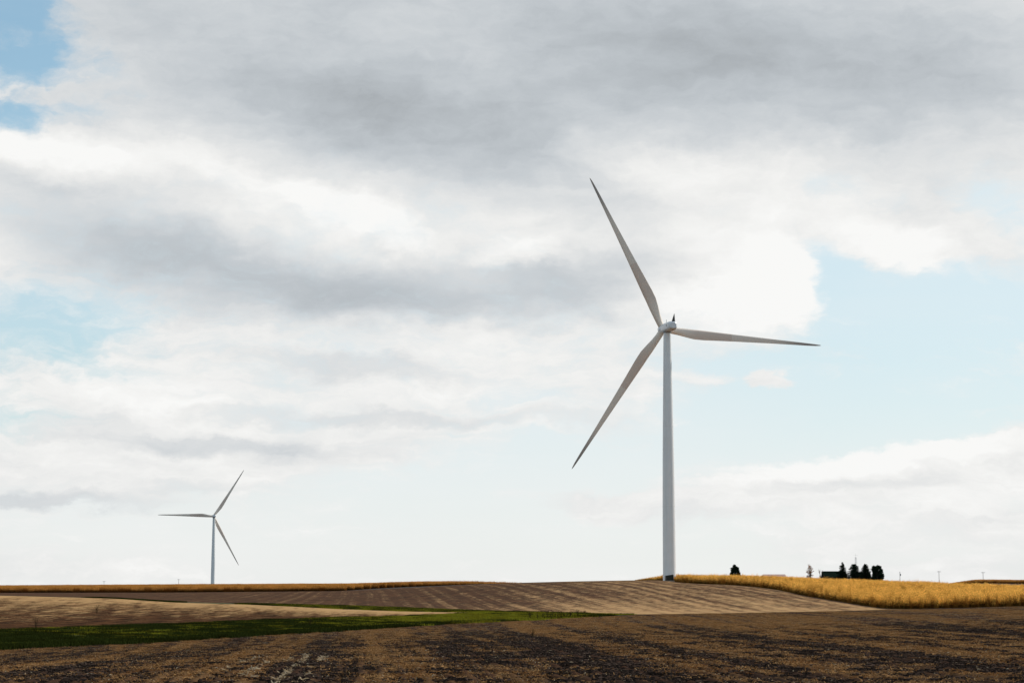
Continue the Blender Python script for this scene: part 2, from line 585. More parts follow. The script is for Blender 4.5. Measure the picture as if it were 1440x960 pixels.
def scatter(name, pts, rot, scl, sources, label, seed=0):
    coll = bpy.data.collections.new(name + '_kinds')
    for s in sources: coll.objects.link(s)
    me = bpy.data.meshes.new(name)
    me.vertices.add(len(pts))
    me.vertices.foreach_set('co', np.ascontiguousarray(pts, np.float32).ravel())
    for an, av, ty in (('rot', rot, 'FLOAT'), ('scl', scl, 'FLOAT')):
        a = me.attributes.new(an, ty, 'POINT'); a.data.foreach_set('value', np.ascontiguousarray(av, np.float32))
    a = me.attributes.new('pick', 'INT', 'POINT')
    a.data.foreach_set('value', np.random.default_rng(seed).integers(0, len(sources), len(pts)).astype(np.int32))
    for m in {s.data.materials[0] for s in sources}: me.materials.append(m)
    o = bpy.data.objects.new(name, me); col.objects.link(o)
    ng = bpy.data.node_groups.new(name + '_nodes', 'GeometryNodeTree')
    ng.interface.new_socket('Geometry', in_out='INPUT', socket_type='NodeSocketGeometry')
    ng.interface.new_socket('Geometry', in_out='OUTPUT', socket_type='NodeSocketGeometry')
    N = ng.nodes; L = ng.links.new
    gi = N.new('NodeGroupInput'); go = N.new('NodeGroupOutput')
    iop = N.new('GeometryNodeInstanceOnPoints')
    ci = N.new('GeometryNodeCollectionInfo'); ci.inputs['Collection'].default_value = coll
    ci.inputs['Separate Children'].default_value = True; ci.inputs['Reset Children'].default_value = True

    def na(an, ty):
        q = N.new('GeometryNodeInputNamedAttribute'); q.data_type = ty; q.inputs['Name'].default_value = an
        return q.outputs[0]
    cx = N.new('ShaderNodeCombineXYZ'); L(na('rot', 'FLOAT'), cx.inputs[2])
    L(gi.outputs[0], iop.inputs['Points']); L(ci.outputs[0], iop.inputs['Instance'])
    iop.inputs['Pick Instance'].default_value = True
    L(na('pick', 'INT'), iop.inputs['Instance Index'])
    L(cx.outputs[0], iop.inputs['Rotation']); L(na('scl', 'FLOAT'), iop.inputs['Scale'])
    L(iop.outputs[0], go.inputs[0])
    md = o.modifiers.new('scatter', 'NODES'); md.node_group = ng
    tag(o, label, name.replace('_', ' '), kind='stuff')
    return o


def corn_plant(B, x, y, rr):
    h = rr.uniform(1.75, 2.5)
    lean = np.array((rr.normal(0, 0.07), rr.normal(0, 0.07), 1.0))
    base = np.array((x, y, -0.1))
    tone = rr.uniform(0.2, 0.8)
    for k in range(2):                                # stem: two crossed ribbons
        s = np.array((1, 0, 0)) if k else np.array((0, 1, 0))
        B.ribbon([base, base + lean * h * 0.55, base + lean * h], [0.032, 0.026, 0.012], s, tone * 0.35)
    az = rr.uniform(0, math.pi)
    nl = rr.integers(9, 13)
    for i in range(nl):                               # leaves: alternate, arching, dried and drooping
        zz = h * (0.12 + 0.80 * i / nl) + rr.normal(0, 0.04)
        a = az + math.pi * (i % 2) + rr.normal(0, 0.45)
        d = np.array((math.cos(a), math.sin(a), 0)); side = np.array((-d[1], d[0], 0))
        side = side * 0.9 + np.array((0, 0, rr.uniform(-0.5, 0.5)))
        ln = rr.uniform(0.35, 0.7) * (1.1 - 0.35 * i / nl)
        p0 = base + lean * zz
        up = rr.uniform(0.05, 0.4); dr = rr.uniform(0.1, 0.75)
        p1 = p0 + d * ln * 0.35 + np.array((0, 0, up * ln)); p2 = p0 + d * ln * 0.75 + np.array((0, 0, (up - dr * 0.6) * ln)); p3 = p0 + d * ln * rr.uniform(0.75, 1.05) + np.array((0, 0, (up - dr * 1.7) * ln))
        t = np.clip(tone + rr.normal(0, 0.25) + 2.0 * (i / nl - 0.60), 0.0, 1)  # lower leaves darkened: shade at the foot of the corn put into tone
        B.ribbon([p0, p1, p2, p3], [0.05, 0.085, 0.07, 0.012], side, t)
    for k in range(rr.integers(3, 6)):                # tassel
        a = rr.uniform(0, 6.28); d = np.array((math.cos(a), math.sin(a), 0))
        p = base + lean * h
        q = p + d * rr.uniform(0.03, 0.16) + np.array((0, 0, rr.uniform(0.14, 0.30)))
        B.ribbon([p, q], [0.02, 0.012], np.array((-d[1], d[0], 0)), 0.9)
    a = az + 0.6; d = np.array((math.cos(a), math.sin(a), -0.9)); d /= np.linalg.norm(d)
    p = base + lean * h * 0.45
    for s in (np.array((-d[1], d[0], 0)), np.array((0, 0, 1.0))):
        B.ribbon([p, p + d * 0.12, p + d * 0.24], [0.05, 0.075, 0.02], s, 1.0)


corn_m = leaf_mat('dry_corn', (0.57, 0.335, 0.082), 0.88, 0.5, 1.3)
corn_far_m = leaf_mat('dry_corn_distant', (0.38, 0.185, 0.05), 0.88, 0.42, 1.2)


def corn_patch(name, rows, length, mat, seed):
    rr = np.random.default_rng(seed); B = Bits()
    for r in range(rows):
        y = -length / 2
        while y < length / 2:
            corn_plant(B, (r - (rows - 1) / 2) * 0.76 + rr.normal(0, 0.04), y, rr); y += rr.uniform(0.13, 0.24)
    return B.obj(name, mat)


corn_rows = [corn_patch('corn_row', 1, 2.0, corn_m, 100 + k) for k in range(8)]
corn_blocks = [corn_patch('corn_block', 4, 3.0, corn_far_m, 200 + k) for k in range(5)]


def grid_points(x0, x1, y0, y1, du, dv, slope, jit, seed):
    """rows leaning by 'slope' (dx/dy)"""
    rr = np.random.default_rng(seed)
    u = np.arange(x0, x1, du); v = np.arange(y0, y1, dv)
    U, V = np.meshgrid(u, v)
    X = U + slope * (V - y0) + rr.normal(0, jit * 0.15, U.shape); Y = V + rr.uniform(-jit, jit, U.shape)
    return X.ravel(), Y.ravel(), rr


# ripe corn on the right: from the field edge over the crest
X, Y, rr = grid_points(20, 330, 385, 800, 0.76, 2.0, -0.07, 0.35, 1)
P = colpx(X, Y); D, Z = line_eval(P)
lim = np.where(P < 962, np.interp(P, (893, 932, 948, 962), (690, 675, 640, 612)), D[5] + 1.2)
ok = (Y > lim + np.abs(rr.normal(0, 0.9, Y.shape)) + 1.5 * (fbm(X * 0.3, Y * 0.1, 52, 3) - 0.4)) & (rr.random(Y.shape) > 0.03) & (Y < D[6] + 25) & (P > 893) & (P < 1640)
X, Y, P = X[ok], Y[ok], P[ok]
scl = rr.normal(1.0, 0.11, X.shape) * (0.80 + 0.38 * fbm(X * 0.08, Y * 0.05, 51, 4)) * np.interp(P, (893, 935, 960), (0.15, 0.75, 1.0))
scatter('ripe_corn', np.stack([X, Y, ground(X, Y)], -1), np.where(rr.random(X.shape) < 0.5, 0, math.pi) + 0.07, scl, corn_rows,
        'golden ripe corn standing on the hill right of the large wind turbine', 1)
# distant corn strip on the left
X, Y, rr = grid_points(-560, 130, 715, 1175, 3.04, 3.0, -0.02, 0.4, 2)
P = colpx(X, Y); D, Z = line_eval(P)
ok = (Y > np.maximum(D[5] + 1.5, np.interp(P, (480, 560, 700, 830), (858, 930, 1070, 1100)))) & (P > -140) & (P < 850)
X, Y, P = X[ok], Y[ok], P[ok]
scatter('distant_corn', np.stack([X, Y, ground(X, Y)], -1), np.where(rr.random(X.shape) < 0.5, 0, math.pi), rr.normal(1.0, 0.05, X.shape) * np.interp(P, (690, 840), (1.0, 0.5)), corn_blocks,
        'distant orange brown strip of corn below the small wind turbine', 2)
# second corn field beyond the crest at far right
X, Y, rr = grid_points(225, 420, 1098, 1190, 3.04, 3.0, 0.0, 0.4, 3)
P = colpx(X, Y)
ok = (P > 1338) & (P < 1700)
X, Y, P = X[ok], Y[ok], P[ok]
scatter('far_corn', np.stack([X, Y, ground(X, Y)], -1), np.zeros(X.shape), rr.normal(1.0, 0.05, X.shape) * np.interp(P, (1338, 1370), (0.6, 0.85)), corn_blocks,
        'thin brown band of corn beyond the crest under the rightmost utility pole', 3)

# grass waterway
grass_m = leaf_mat('meadow_grass', (0.185, 0.185, 0.018), 0.4, 0.5, 1.3)
grass_dark_m = leaf_mat('dark_shaded_grass', (0.030, 0.040, 0.009), 0.7, 0.25, 1.0)  # darker, taller grass with the cloud shade on the left painted into its colour


def grass_patch(name, mat, seed, hmin, hmax, n=260, size=2.4):
    rr = np.random.default_rng(seed); B = Bits()
    for k in range(n):
        p = np.array((rr.uniform(-size / 2, size / 2), rr.uniform(-size / 2, size / 2), -0.04))
        a = rr.uniform(0, 6.28); d = np.array((math.cos(a), math.sin(a), 0)); s = np.array((-d[1], d[0], 0))
        h = rr.uniform(hmin, hmax); b_ = rr.uniform(0.05, 0.45) * h
        B.ribbon([p, p + d * b_ * 0.3 + np.array((0, 0, h * 0.6)), p + d * b_ + np.array((0, 0, h))], [0.035, 0.028, 0.006], s, rr.uniform(0, 1))
    return B.obj(name, mat)


gp = [grass_patch('grass_patch', grass_m, 300 + k, 0.08, 0.24) for k in range(5)]
gd = [grass_patch('grass_patch_dark', grass_dark_m, 320 + k, 0.12, 0.32) for k in range(4)]
X, Y, rr = grid_points(-150, 60, 150, 545, 1.7, 1.7, 0, 0.8, 4)
X = X + rr.uniform(-0.8, 0.8, X.shape)
P = colpx(X, Y); D, Z = line_eval(P)
in_main = (Y > D[1]) & (Y < D[2]); in_strand = (Y > D[3]) & (Y < D[4])
ok = (in_main | in_strand) & (P > -120) & (P < 900) & ~(in_strand & ((P < 125) | ((P > 255) & (P < 335))))
X, Y, P, D, in_strand = X[ok], Y[ok], P[ok], D[:, ok], in_strand[ok]
edge = np.clip((Y - D[1]) / np.maximum(D[2] - D[1], 1), 0, 1)
pd = np.interp(P, (330, 620), (0.92, 0.08)) + 1.1 * (fbm(X * 0.07, Y * 0.07, 61, 3) - 0.5)
pd = np.where((edge < 0.22) & ~in_strand, pd + 0.55, pd)  # more dark grass along the near edge, painting in its shade
pd = np.where(in_strand, np.interp(P, (300, 420), (1.0, 0.25)), pd)
isd = rr.random(X.shape) < pd
pts = np.stack([X, Y, ground(X, Y)], -1)
sc = rr.uniform(0.8, 1.25, X.shape) * np.where((edge < 0.12) & ~in_strand, 1.7, 1.0)
scatter('grass', pts[~isd], rr.uniform(0, 6.28, X.shape)[~isd], sc[~isd], gp, 'bright green grass strip between the ploughed field and the hill', 4)
scatter('dark_shaded_grass', pts[isd], rr.uniform(0, 6.28, X.shape)[isd], sc[isd], gd, 'dark green grass, shade put into its colour, at the left end of the grass strip', 5)

# residue and clods on the near field
straw_m = leaf_mat('corn_residue_straw', (0.345, 0.195, 0.084), 0.85, 0.25, 1.1)
pale_m = leaf_mat('corn_residue_husk', (0.48, 0.39, 0.27), 0.25, 0.35, 1.1)
clod_m = simple_mat('soil_clod', (0.058, 0.040, 0.032), 1.0, 0.0, var=0.3, scale=3)


def residue_patch(name, seed, n, size, mat, lmin, lmax, wmin, wmax):
    rr = np.random.default_rng(seed); B = Bits()
    for k in range(n):
        p = np.array((rr.uniform(-size / 2, size / 2), rr.uniform(-size / 2, size / 2), rr.uniform(0.0, 0.05)))
        a = rr.uniform(0, 6.28); e = rr.normal(0.12, 0.25)
        d = np.array((math.cos(a) * math.cos(e), math.sin(a) * math.cos(e), math.sin(e)))
        s = np.array((-math.sin(a), math.cos(a), rr.normal(0, 0.5)))
        L_ = rr.uniform(lmin, lmax); w = rr.uniform(wmin, wmax)
        q = p + d * L_ * 0.5 + np.array((0, 0, rr.uniform(0, 0.03)))
        r_ = p + d * L_ + np.array((rr.normal(0, 0.03), rr.normal(0, 0.03), rr.uniform(-0.03, 0.02)))
        B.ribbon([p, q, r_], [w * 0.7, w, w * 0.5], s, rr.uniform(0, 1))
    return B.obj(name, mat)


def clod_patch(name, seed, n, size):
    rr = np.random.default_rng(seed); V, Q, T = [], [], []
    for k in range(n):
        r0 = rr.uniform(0.015, 0.05) * (1.6 if rr.random() < 0.08 else 1)
        c = np.array((rr.uniform(-size / 2, size / 2), rr.uniform(-size / 2, size / 2), r0 * 0.25))
        b0 = len(V)
        for (dx, dy, dz) in ((1, 0, -.4), (0, 1, -.4), (-1, 0, -.4), (0, -1, -.4), (.6, .6, .55), (-.6, .6, .55), (-.6, -.6, .55), (.6, -.6, .55)):
            V.append(c + r0 * np.array((dx, dy, dz)) * rr.uniform(0.7, 1.3))
        for q in ((4, 5, 6, 7), (0, 1, 5, 4), (1, 2, 6, 5), (2, 3, 7, 6), (3, 0, 4, 7)):
            Q.append(tuple(b0 + w for w in q))
    return np_mesh(name, np.array(V), np.array(Q), clod_m, smooth=False, link=False)


S = 0.8
res = [residue_patch('straw_patch', 400 + k, 62, S, straw_m, 0.04, 0.17, 0.006, 0.022) for k in range(8)]
X, Y, rr = grid_points(-110, 130, 38, 385, S * 0.88, S * 0.88, 0, 0.3, 6)
X = X + rr.uniform(-0.3, 0.3, X.shape)
P = colpx(X, Y); D, Z = line_eval(P)
ok = (Y < D[1] - 1.5) & (P > -120) & (P < 1560)
X, Y = X[ok], Y[ok]
sv = straw_near(X, Y)
k1 = rr.random(X.shape) < np.clip(1.75 * sv - 0.12, 0.05, 1)
gz = ground(X, Y) + relief(X, Y) - 0.012
pts = np.stack([X, Y, gz], -1)
scatter('corn_residue', pts[k1], rr.uniform(0, 6.28, k1.sum()), rr.uniform(0.8, 1.15, k1.sum()), res, 'tan chopped corn straw lying in strips on the ploughed field', 6)
near = rr.random(X.shape) < np.clip(1.02 - 1.35 * sv, 0.06, 1) * np.clip((250 - Y) / 130, 0, 1)
cl = [clod_patch('clod_patch', 440 + k, 85, S) for k in range(5)]
scatter('soil_clods', pts[near], rr.uniform(0, 6.28, near.sum()), rr.uniform(0.8, 1.3, near.sum()), cl, 'dark crumbly soil clods covering the ploughed field', 7)
# pale husks: thin everywhere, heaped along a few rows at the left
hk = [residue_patch('husk_patch', 460 + k, 3, S, pale_m, 0.025, 0.11, 0.010, 0.028) for k in range(9)]
k2 = rr.random(X.shape) < 0.7
scatter('corn_husks', pts[k2], rr.uniform(0, 6.28, k2.sum()), rr.uniform(0.8, 1.2, k2.sum()), hk, 'pale bleached corn husks strewn across the dark soil', 8)
hr = [residue_patch('husk_row', 480 + k, 7, 0.24, pale_m, 0.06, 0.22, 0.02, 0.05) for k in range(5)]
LX, LY = [], []
for u0, y0, y1, dens in ((-10.15, 48, 104, 2.6), (-9.35, 50, 66, 2.0), (-9.35, 78, 98, 2.6), (-12.6, 60, 100, 0.9), (-11.4, 52, 75, 0.8), (-10.9, 84, 92, 1.3)):
    yy = np.arange(y0, y1, 0.35)
    keep = rr.random(yy.shape) < np.clip(dens * 0.36 * (-0.25 + 1.9 * vnoise(yy * 0.35, yy * 0 + u0, 71)), 0, 1)
    yy = yy[keep]
    uu = u0 + rr.normal(0, 0.03, yy.shape)
    LX.append(uu * (1 + 0.004 * (yy - 100)) - 0.045 * (yy - 100)); LY.append(yy)
LX = np.concatenate(LX); LY = np.concatenate(LY)
scatter('husk_rows', np.stack([LX, LY, ground(LX, LY) + relief(LX, LY) + 0.05], -1), rr.uniform(0, 6.28, LX.shape), rr.uniform(0.7, 1.2, LX.shape), hr,
        'white husk litter heaped along furrows in the left foreground', 9)

# ------------------------------------------------------------------ wind turbines
def paint(name, c, rough=0.38, grime=0.08):
    m, nt = new_mat(name)
    g = NT(nt)
    ob = g.n('ShaderNodeTexCoord').outputs['Object']
    st = g.noise(g.map(ob, scale=(1.2, 1.2, 0.06)), 1.0, 5, 0.6)
    sp_ = g.noise(ob, 0.35, 4)
    cc = g.mix(g.ss(st, 0.45, 0.75, 0, 0.6), c, tuple(v * (1 - grime * 2) for v in c))
    cc = g.mix(g.ss(sp_, 0.4, 0.7, 0, 0.5), cc, tuple(v * k for v, k in zip(c, (1 - grime, 1 - grime, 1 - grime * 1.2))))
    g.out(g.principled(cc, rough, 0.4))
    return m


white_paint = paint('turbine_white', (0.84, 0.845, 0.85))
nac_paint = paint('nacelle_white', (0.78, 0.80, 0.83))
dark_metal = simple_mat('dark_metal', (0.03, 0.026, 0.026), 0.5, 0.4)
grey_metal = simple_mat('grey_metal', (0.32, 0.33, 0.34), 0.5, 0.4)
cabinet_green = simple_mat('cabinet_green', (0.012, 0.018, 0.014), 0.5, 0.4)
concrete = simple_mat('concrete', (0.35, 0.33, 0.30), 0.9, 0.2)


def blade_material():
    """gelcoat with warm ground bounce put into its colour, a duller inner shell and a tip darkening outwards; local Z runs along the blade"""
    m, nt = new_mat('blade_gelcoat')
    g = NT(nt)
    ob = g.n('ShaderNodeTexCoord').outputs['Object']
    sep = g.n('ShaderNodeSeparateXYZ'); g.link(ob, sep.inputs[0])
    z = sep.outputs[2]
    c = g.mix(g.ss(g.noise(g.map(ob, scale=(1, 1, 0.1)), 0.6, 3), 0.35, 0.7), (0.86, 0.74, 0.64), (0.82, 0.70, 0.60))  # warm bounce from the tan ground painted into the base colour
    inner = g.m('MULTIPLY', g.ss(z, 7, 13), g.ss(z, 23.9, 24.1, 1, 0))
    c = g.mix(g.m('MULTIPLY', inner, 0.65), c, (0.72, 0.55, 0.455))
    c = g.mix(g.ss(z, 37, 52, 0, 0.7), c, (0.16, 0.14, 0.135))
    g.out(g.principled(c, 0.42, 0.35))
    return m


blade_m = blade_material()


def make_blade():
    b = MB()
    Rr = 56.0
    prof = [(0.022, 2.1, 1.0, 0), (0.05, 2.15, 1.0, 14), (0.09, 2.5, 0.78, 14), (0.14, 3.1, 0.52, 13), (0.19, 3.45, 0.38, 11), (0.25, 3.4, 0.31, 9.5), (0.33, 3.0, 0.27, 7.5), (0.45, 2.45, 0.23, 5),
            (0.58, 1.95, 0.2, 3), (0.70, 1.5, 0.18, 1.8), (0.82, 1.12, 0.17, 0.8), (0.91, 0.85, 0.16, 0.2), (0.965, 0.58, 0.16, 0), (0.99, 0.34, 0.16, 0), (1.0, 0.08, 0.2, 0)]
    n = 20
    rings = []
    for r, ch, th, tw in prof:
        a = R(tw + 4); w = np.clip((r - 0.05) / 0.13, 0, 1)
        off = ch * (0.5 * (1 - w) + 0.30 * w)              # pitch axis
        ring = []
        for k in range(n):
            t = 2 * math.pi * k / n
            xc = 0.5 - 0.5 * math.cos(t)                   # 0 leading, 1 trailing
            sg = 1 if t <= math.pi else -1
            circ = 0.5 * abs(math.sin(t)) * th
            foil = 5 * th * (0.2969 * math.sqrt(xc) - 0.126 * xc - 0.3516 * xc ** 2 + 0.2843 * xc ** 3 - 0.1036 * xc ** 4)
            yv = sg * (circ * (1 - w) + foil * w) + (0.02 * math.sin(math.pi * xc) * w)
            x = xc * ch - off; y = yv * ch
            bend = 1.1 * max(0, r - 0.2) ** 2
            ring.append((x * math.cos(a) + y * math.sin(a), -x * math.sin(a) + y * math.cos(a) + bend, r * Rr))
        rings.append(ring)
    # finer spanwise rings by linear subdivision
    fine = []
    for i in range(len(rings) - 1):
        for q in range(4):
            t = q / 4
            fine.append([tuple(np.array(p) * (1 - t) + np.array(s) * t) for p, s in zip(rings[i], rings[i + 1])])
    fine.append(rings[-1])
    b.loft(fine)
    return b


def rrect(w, h, y, z, rad=0.4, n=5):
    pts = []
    for cx, cz, a0 in ((w / 2 - rad, h / 2 - rad, 0), (-w / 2 + rad, h / 2 - rad, 90), (-w / 2 + rad, -h / 2 + rad, 180), (w / 2 - rad, -h / 2 + rad, 270)):
        for k in range(n):
            a = R(a0 + 90 * k / (n - 1))
            pts.append((cx + rad * math.cos(a), y, z + cz + rad * math.sin(a)))
    return pts


HUB_Y = 4.7
base_px, base_D = 941.5, 645.0
bz = float(height(np.array([base_px]), np.array([base_D]))[0])
base = at(base_px, 815.3, base_D); base[2] = bz - 0.15
hub_pt = at(930.5, 463.5, base_D + HUB_Y)
TH = hub_pt[2] - base[2]                               # hub height over the base
AXIS = R(12.5)                                         # rotor axis turned left of straight away

turb = empty('wind_turbine', base, AXIS)
tag(turb, 'large white wind turbine on the hill crest with a dark spike on its nacelle', 'wind turbine', 'wind turbines')
b = MB()
top = TH - 1.5
prof = [(0, 2.12), (0.12, 2.10), (0.3, 2.02), (0.5, 1.86), (0.7, 1.62), (0.85, 1.42), (1.0, 1.22)]
n = 48
b.loft([[(r * math.cos(2 * math.pi * k / n), r * math.sin(2 * math.pi * k / n), t * top) for k in range(n)] for t, r in prof])
tower = b.build('tower', white_paint, turb)
for t, r in ((0.3, 2.03), (0.62, 1.735)):              # bolted flanges between tower sections
    b = MB(); b.loft([[(q * math.cos(2 * math.pi * k / n), q * math.sin(2 * math.pi * k / n), t * top + dz) for k in range(n)] for q, dz in ((r - .02, -.12), (r + .012, -.1), (r + .012, .1), (r - .02, .12))], cap=False)
    b.build('flange', white_paint, tower)
b = MB(); b.box((0, -2.115, 2.3), (0.95, 0.12, 2.1)); b.build('tower_door', white_paint, turb)
b = MB(); b.loft([[(r * math.cos(2 * math.pi * k / n), r * math.sin(2 * math.pi * k / n), z) for k in range(n)] for r, z in ((3.0, -0.6), (3.0, 0.16), (2.7, 0.2))], smooth=False); b.build('foundation', concrete, turb)
b = MB(); b.loft([[(r * math.cos(2 * math.pi * k / n), r * math.sin(2 * math.pi * k / n), z) for k in range(n)] for r, z in ((1.32, top - 0.25), (1.45, top + 0.0), (1.45, top + 0.35))])
b.build('yaw_bearing', grey_metal, turb)
b = MB()
zc = TH
b.loft([rrect(1.9, 1.8, -6.95, zc + 0.05, .7), rrect(2.7, 2.5, -6.6, zc + 0.05, .75), rrect(3.0, 2.8, -5.4, zc + 0.05, .8), rrect(3.1, 2.85, 1.6, zc + 0.05, .8), rrect(2.8, 2.7, 2.9, zc, .9), rrect(2.5, 2.5, 3.3, zc, 1.0)])
nac = b.build('nacelle', nac_paint, turb)
b = MB()                                               # dark triangular sensor frame at the tail of the nacelle
b.loft([[(-.15, -6.5, zc + 1.3), (.75, -6.5, zc + 1.3), (.75, -5.3, zc + 1.3), (-.15, -5.3, zc + 1.3)], [(.5, -6.4, zc + 3.9), (.6, -6.4, zc + 3.9), (.6, -6.3, zc + 3.9), (.5, -6.3, zc + 3.9)]], smooth=False)
b.build('sensor_mast', dark_metal, nac)
b = MB(); b.tube([(-.3, -0.3, zc + 1.7), (-.3, -0.3, zc + 2.7)], 0.07); b.build('antenna', grey_metal, nac)
for sx in (-1, 1):
    b = MB()
    for k in range(4): b.box((sx * 1.515, -4.2, zc + 0.55 - k * 0.22), (0.03, 1.6, 0.12))
    b.build('vent', grey_metal, nac)
b = MB()
rings = []
for y, r in ((3.36, 1.35), (3.7, 1.55), (5.5, 1.6), (6.2, 1.35), (6.8, 0.85), (7.1, 0.1)):
    rings.append([(r * math.cos(2 * math.pi * k / 32), y, zc + r * math.sin(2 * math.pi * k / 32)) for k in range(32)])
b.loft(rings); b.build('hub', nac_paint, turb)
bl = make_blade()
blade_objs = []
for k, a in enumerate((-26.2, 93.8, 213.8)):
    if k == 0:
        o = bl.build('blade', blade_m, turb)
    else:
        o = blade_objs[0].copy(); col.objects.link(o); o.parent = turb
    o.location = (0, HUB_Y, zc); o.rotation_euler = (0, R(a), 0)
    blade_objs.append(o)

# small turbine far away on the left, the same machine with its rotor in another position
far_D = 2005.0
fh = at(299.5, 725.3, far_D)
far = copy_tree(turb)
tag(far, 'small distant wind turbine rising behind the corn strip at the left', 'wind turbine', 'wind turbines')
far.location = (fh[0] + HUB_Y * math.sin(AXIS), far_D, fh[2] - TH)
for o, a in zip([q for q in bpy.data.objects if q.parent == far and q.name.startswith('blade')], (32.2, 152.0, 271.0)):
    o.rotation_euler = (0, R(a), 0)

# transformer cabinet at the foot of the large tower
tb = at(941.2, 815.3, 639.5); tz = float(ground(tb[0], tb[1]))
tr = empty('transformer_cabinet', (tb[0], tb[1], tz), R(8))
tag(tr, 'black boxy transformer cabinet standing at the foot of the large turbine tower', 'transformer')
b = MB(); b.add([(-1.25, -.8, .15), (1.25, -.8, .15), (1.25, .8, .15), (-1.25, .8, .15), (-1.25, -.8, 1.75), (1.2, -.8, 2.1), (1.2, .8, 2.1), (-1.25, .8, 1.75)],
               [(3, 2, 1, 0), (4, 5, 6, 7), (0, 1, 5, 4), (1, 2, 6, 5), (2, 3, 7, 6), (3, 0, 4, 7)]); b.build('cabinet', cabinet_green, tr)
for sx in (-.62, .6):
    b = MB(); b.box((sx, -.815, .95), (1.1, .04, 1.4)); d = b.build('door', cabinet_green, tr)
    b = MB(); b.box((sx * .3, -.85, .95), (.05, .05, .3)); b.build('handle', dark_metal, d)
b = MB(); b.box((0, 0, 0.0), (3.0, 2.2, .36)); b.build('pad', concrete, tr)

# ------------------------------------------------------------------ trees, farm buildings, poles
bark = simple_mat('bark', (0.07, 0.05, 0.04), 0.95, 0.1, scale=2)
spruce_m = leaf_mat('spruce_needles', (0.018, 0.032, 0.020), 0.45, 0.15, 1.0)
broad_m = leaf_mat('dark_leaves', (0.016, 0.030, 0.016), 0.45, 0.2, 1.0)
autumn_m = leaf_mat('autumn_leaves', (0.27, 0.10, 0.02), 0.5, 0.35, 1.1)


def leaf_cloud(B, c, rad, n, size, rr):
    for k in range(n):
        d = rr.normal(size=3); d /= np.linalg.norm(d)
        p = c + d * rad * rr.random() ** 0.4
        a = rr.normal(size=3); a /= np.linalg.norm(a)
        s = np.cross(a, rr.normal(size=3)); s /= np.linalg.norm(s) + 1e-9
        q = size * rr.uniform(0.6, 1.4)
        B.quad(p - a * q - s * q * .5, p + a * q - s * q * .5, p + a * q + s * q * .5, p - a * q + s * q * .5, rr.uniform(0, 1))


def link_crown(B, name, mat, parent):
    o = B.obj(name, mat); o.parent = parent; col.objects.link(o); return o


def conifer(name, px, py_top, D, wpx, label, seed, group=None, taper=1.0, density=1.0, lean=0.0):
    rr = np.random.default_rng(seed)
    x = float(xcol(px, D)); z0 = float(ground(x, D)); ht = float(zat(py_top, D)) - z0
    w = wpx / F * D / 2 * 1.28
    root = empty(name, (x, D, z0)); tag(root, label, 'tree', group)
    b = MB(); b.tube([(0, 0, -.3), (0, 0, ht * .5), (0, 0, ht * .97)], [ht * .02 + .05, ht * .012 + .03, .02], 7); b.build('trunk', bark, root)
    B = Bits()
    lev = int(ht / 0.42)
    for i in range(lev):
        t = i / lev
        zz = ht * (0.07 + 0.93 * t)
        rad = w * (1 - t) ** taper * rr.uniform(0.62, 1.2) + 0.15
        if taper < 0.8: rad = w * math.sqrt(max(0.02, 1 - t ** 2.4)) * rr.uniform(0.85, 1.08)
        nb = max(6, int(15 * (rad / w) ** .5 + 3))
        for k in range(nb):
            a = rr.uniform(0, 6.28); d = np.array((math.cos(a), math.sin(a), 0)); L_ = rad * rr.uniform(0.6, 1.18)
            s = np.array((-d[1], d[0], 0))
            m_ = max(3, int(L_ / 0.22 * density))
            for q in range(m_):
                f = (q + rr.random()) / m_
                p = np.array((lean * t, 0, zz)) + d * L_ * f + np.array((0, 0, -0.28 * L_ * f + 0.1 * L_ * f * f * 2 + rr.normal(0, .12)))
                for e in range(2):
                    tw = s * rr.choice((-1, 1)) * rr.uniform(.15, .5) * (1.1 - .6 * f) + d * rr.uniform(.1, .35) + np.array((0, 0, rr.uniform(-.25, .1)))
                    up = np.cross(tw, d) * .25 + np.array((0, 0, .13)); up *= rr.uniform(.6, 1.6)
                    B.quad(p - up * .5, p + tw * .6 - up, p + tw, p + up * .7, rr.uniform(0, 1))
    link_crown(B, 'crown', spruce_m, root)
    return root


def broadleaf(name, px, py_top, D, wpx, label, seed, mat, leaf=.22, blobs=26, per=120, cat='tree', group=None, lobes=None, bare=False):
    rr = np.random.default_rng(seed)
    x = float(xcol(px, D)); z0 = float(ground(x, D)); ht = float(zat(py_top, D)) - z0
    w = wpx / F * D / 2
    root = empty(name, (x, D, z0)); tag(root, label, cat, group)
    b = MB(); b.tube([(0, 0, -.3), (.1, 0, ht * .25), (0, .1, ht * .6)], [ht * .03 + .05, ht * .022 + .03, .08], 8)
    tr_ = b.build('trunk', bark, root)
    bb = MB(); B = Bits()
    for k in range(blobs):
        a = rr.uniform(0, 6.28); t = rr.uniform(0.16, 0.97) if not bare else rr.uniform(.45, .98)
        rad = w * math.sqrt(max(0.05, 1 - ((t - .45) / .58) ** 2)) * (lobes(t) if lobes else 1)
        p = np.array((math.cos(a) * rad * rr.uniform(.3, .85), math.sin(a) * rad * rr.uniform(.3, .85), t * ht))
        mid = p * np.array((.45, .45, .8)); mid[2] = min(mid[2], ht * .75)
        bb.tube([(0, 0, min(ht * .58, p[2] * .55)), mid, p], [.07 + .008 * ht, .05, .02], 5)
        if bare:
            for e in range(5):
                q = p + np.array((rr.normal(0, .5), rr.normal(0, .5), rr.uniform(.1, .9)))
                bb.tube([mid * .5 + p * .5, q], [.03, .012], 4)
        if not bare:
            leaf_cloud(B, p, w * rr.uniform(.2, .38), per, leaf, rr)
    bb.build('branches', bark, root)
    if not bare: link_crown(B, 'crown', mat, root)
    return root


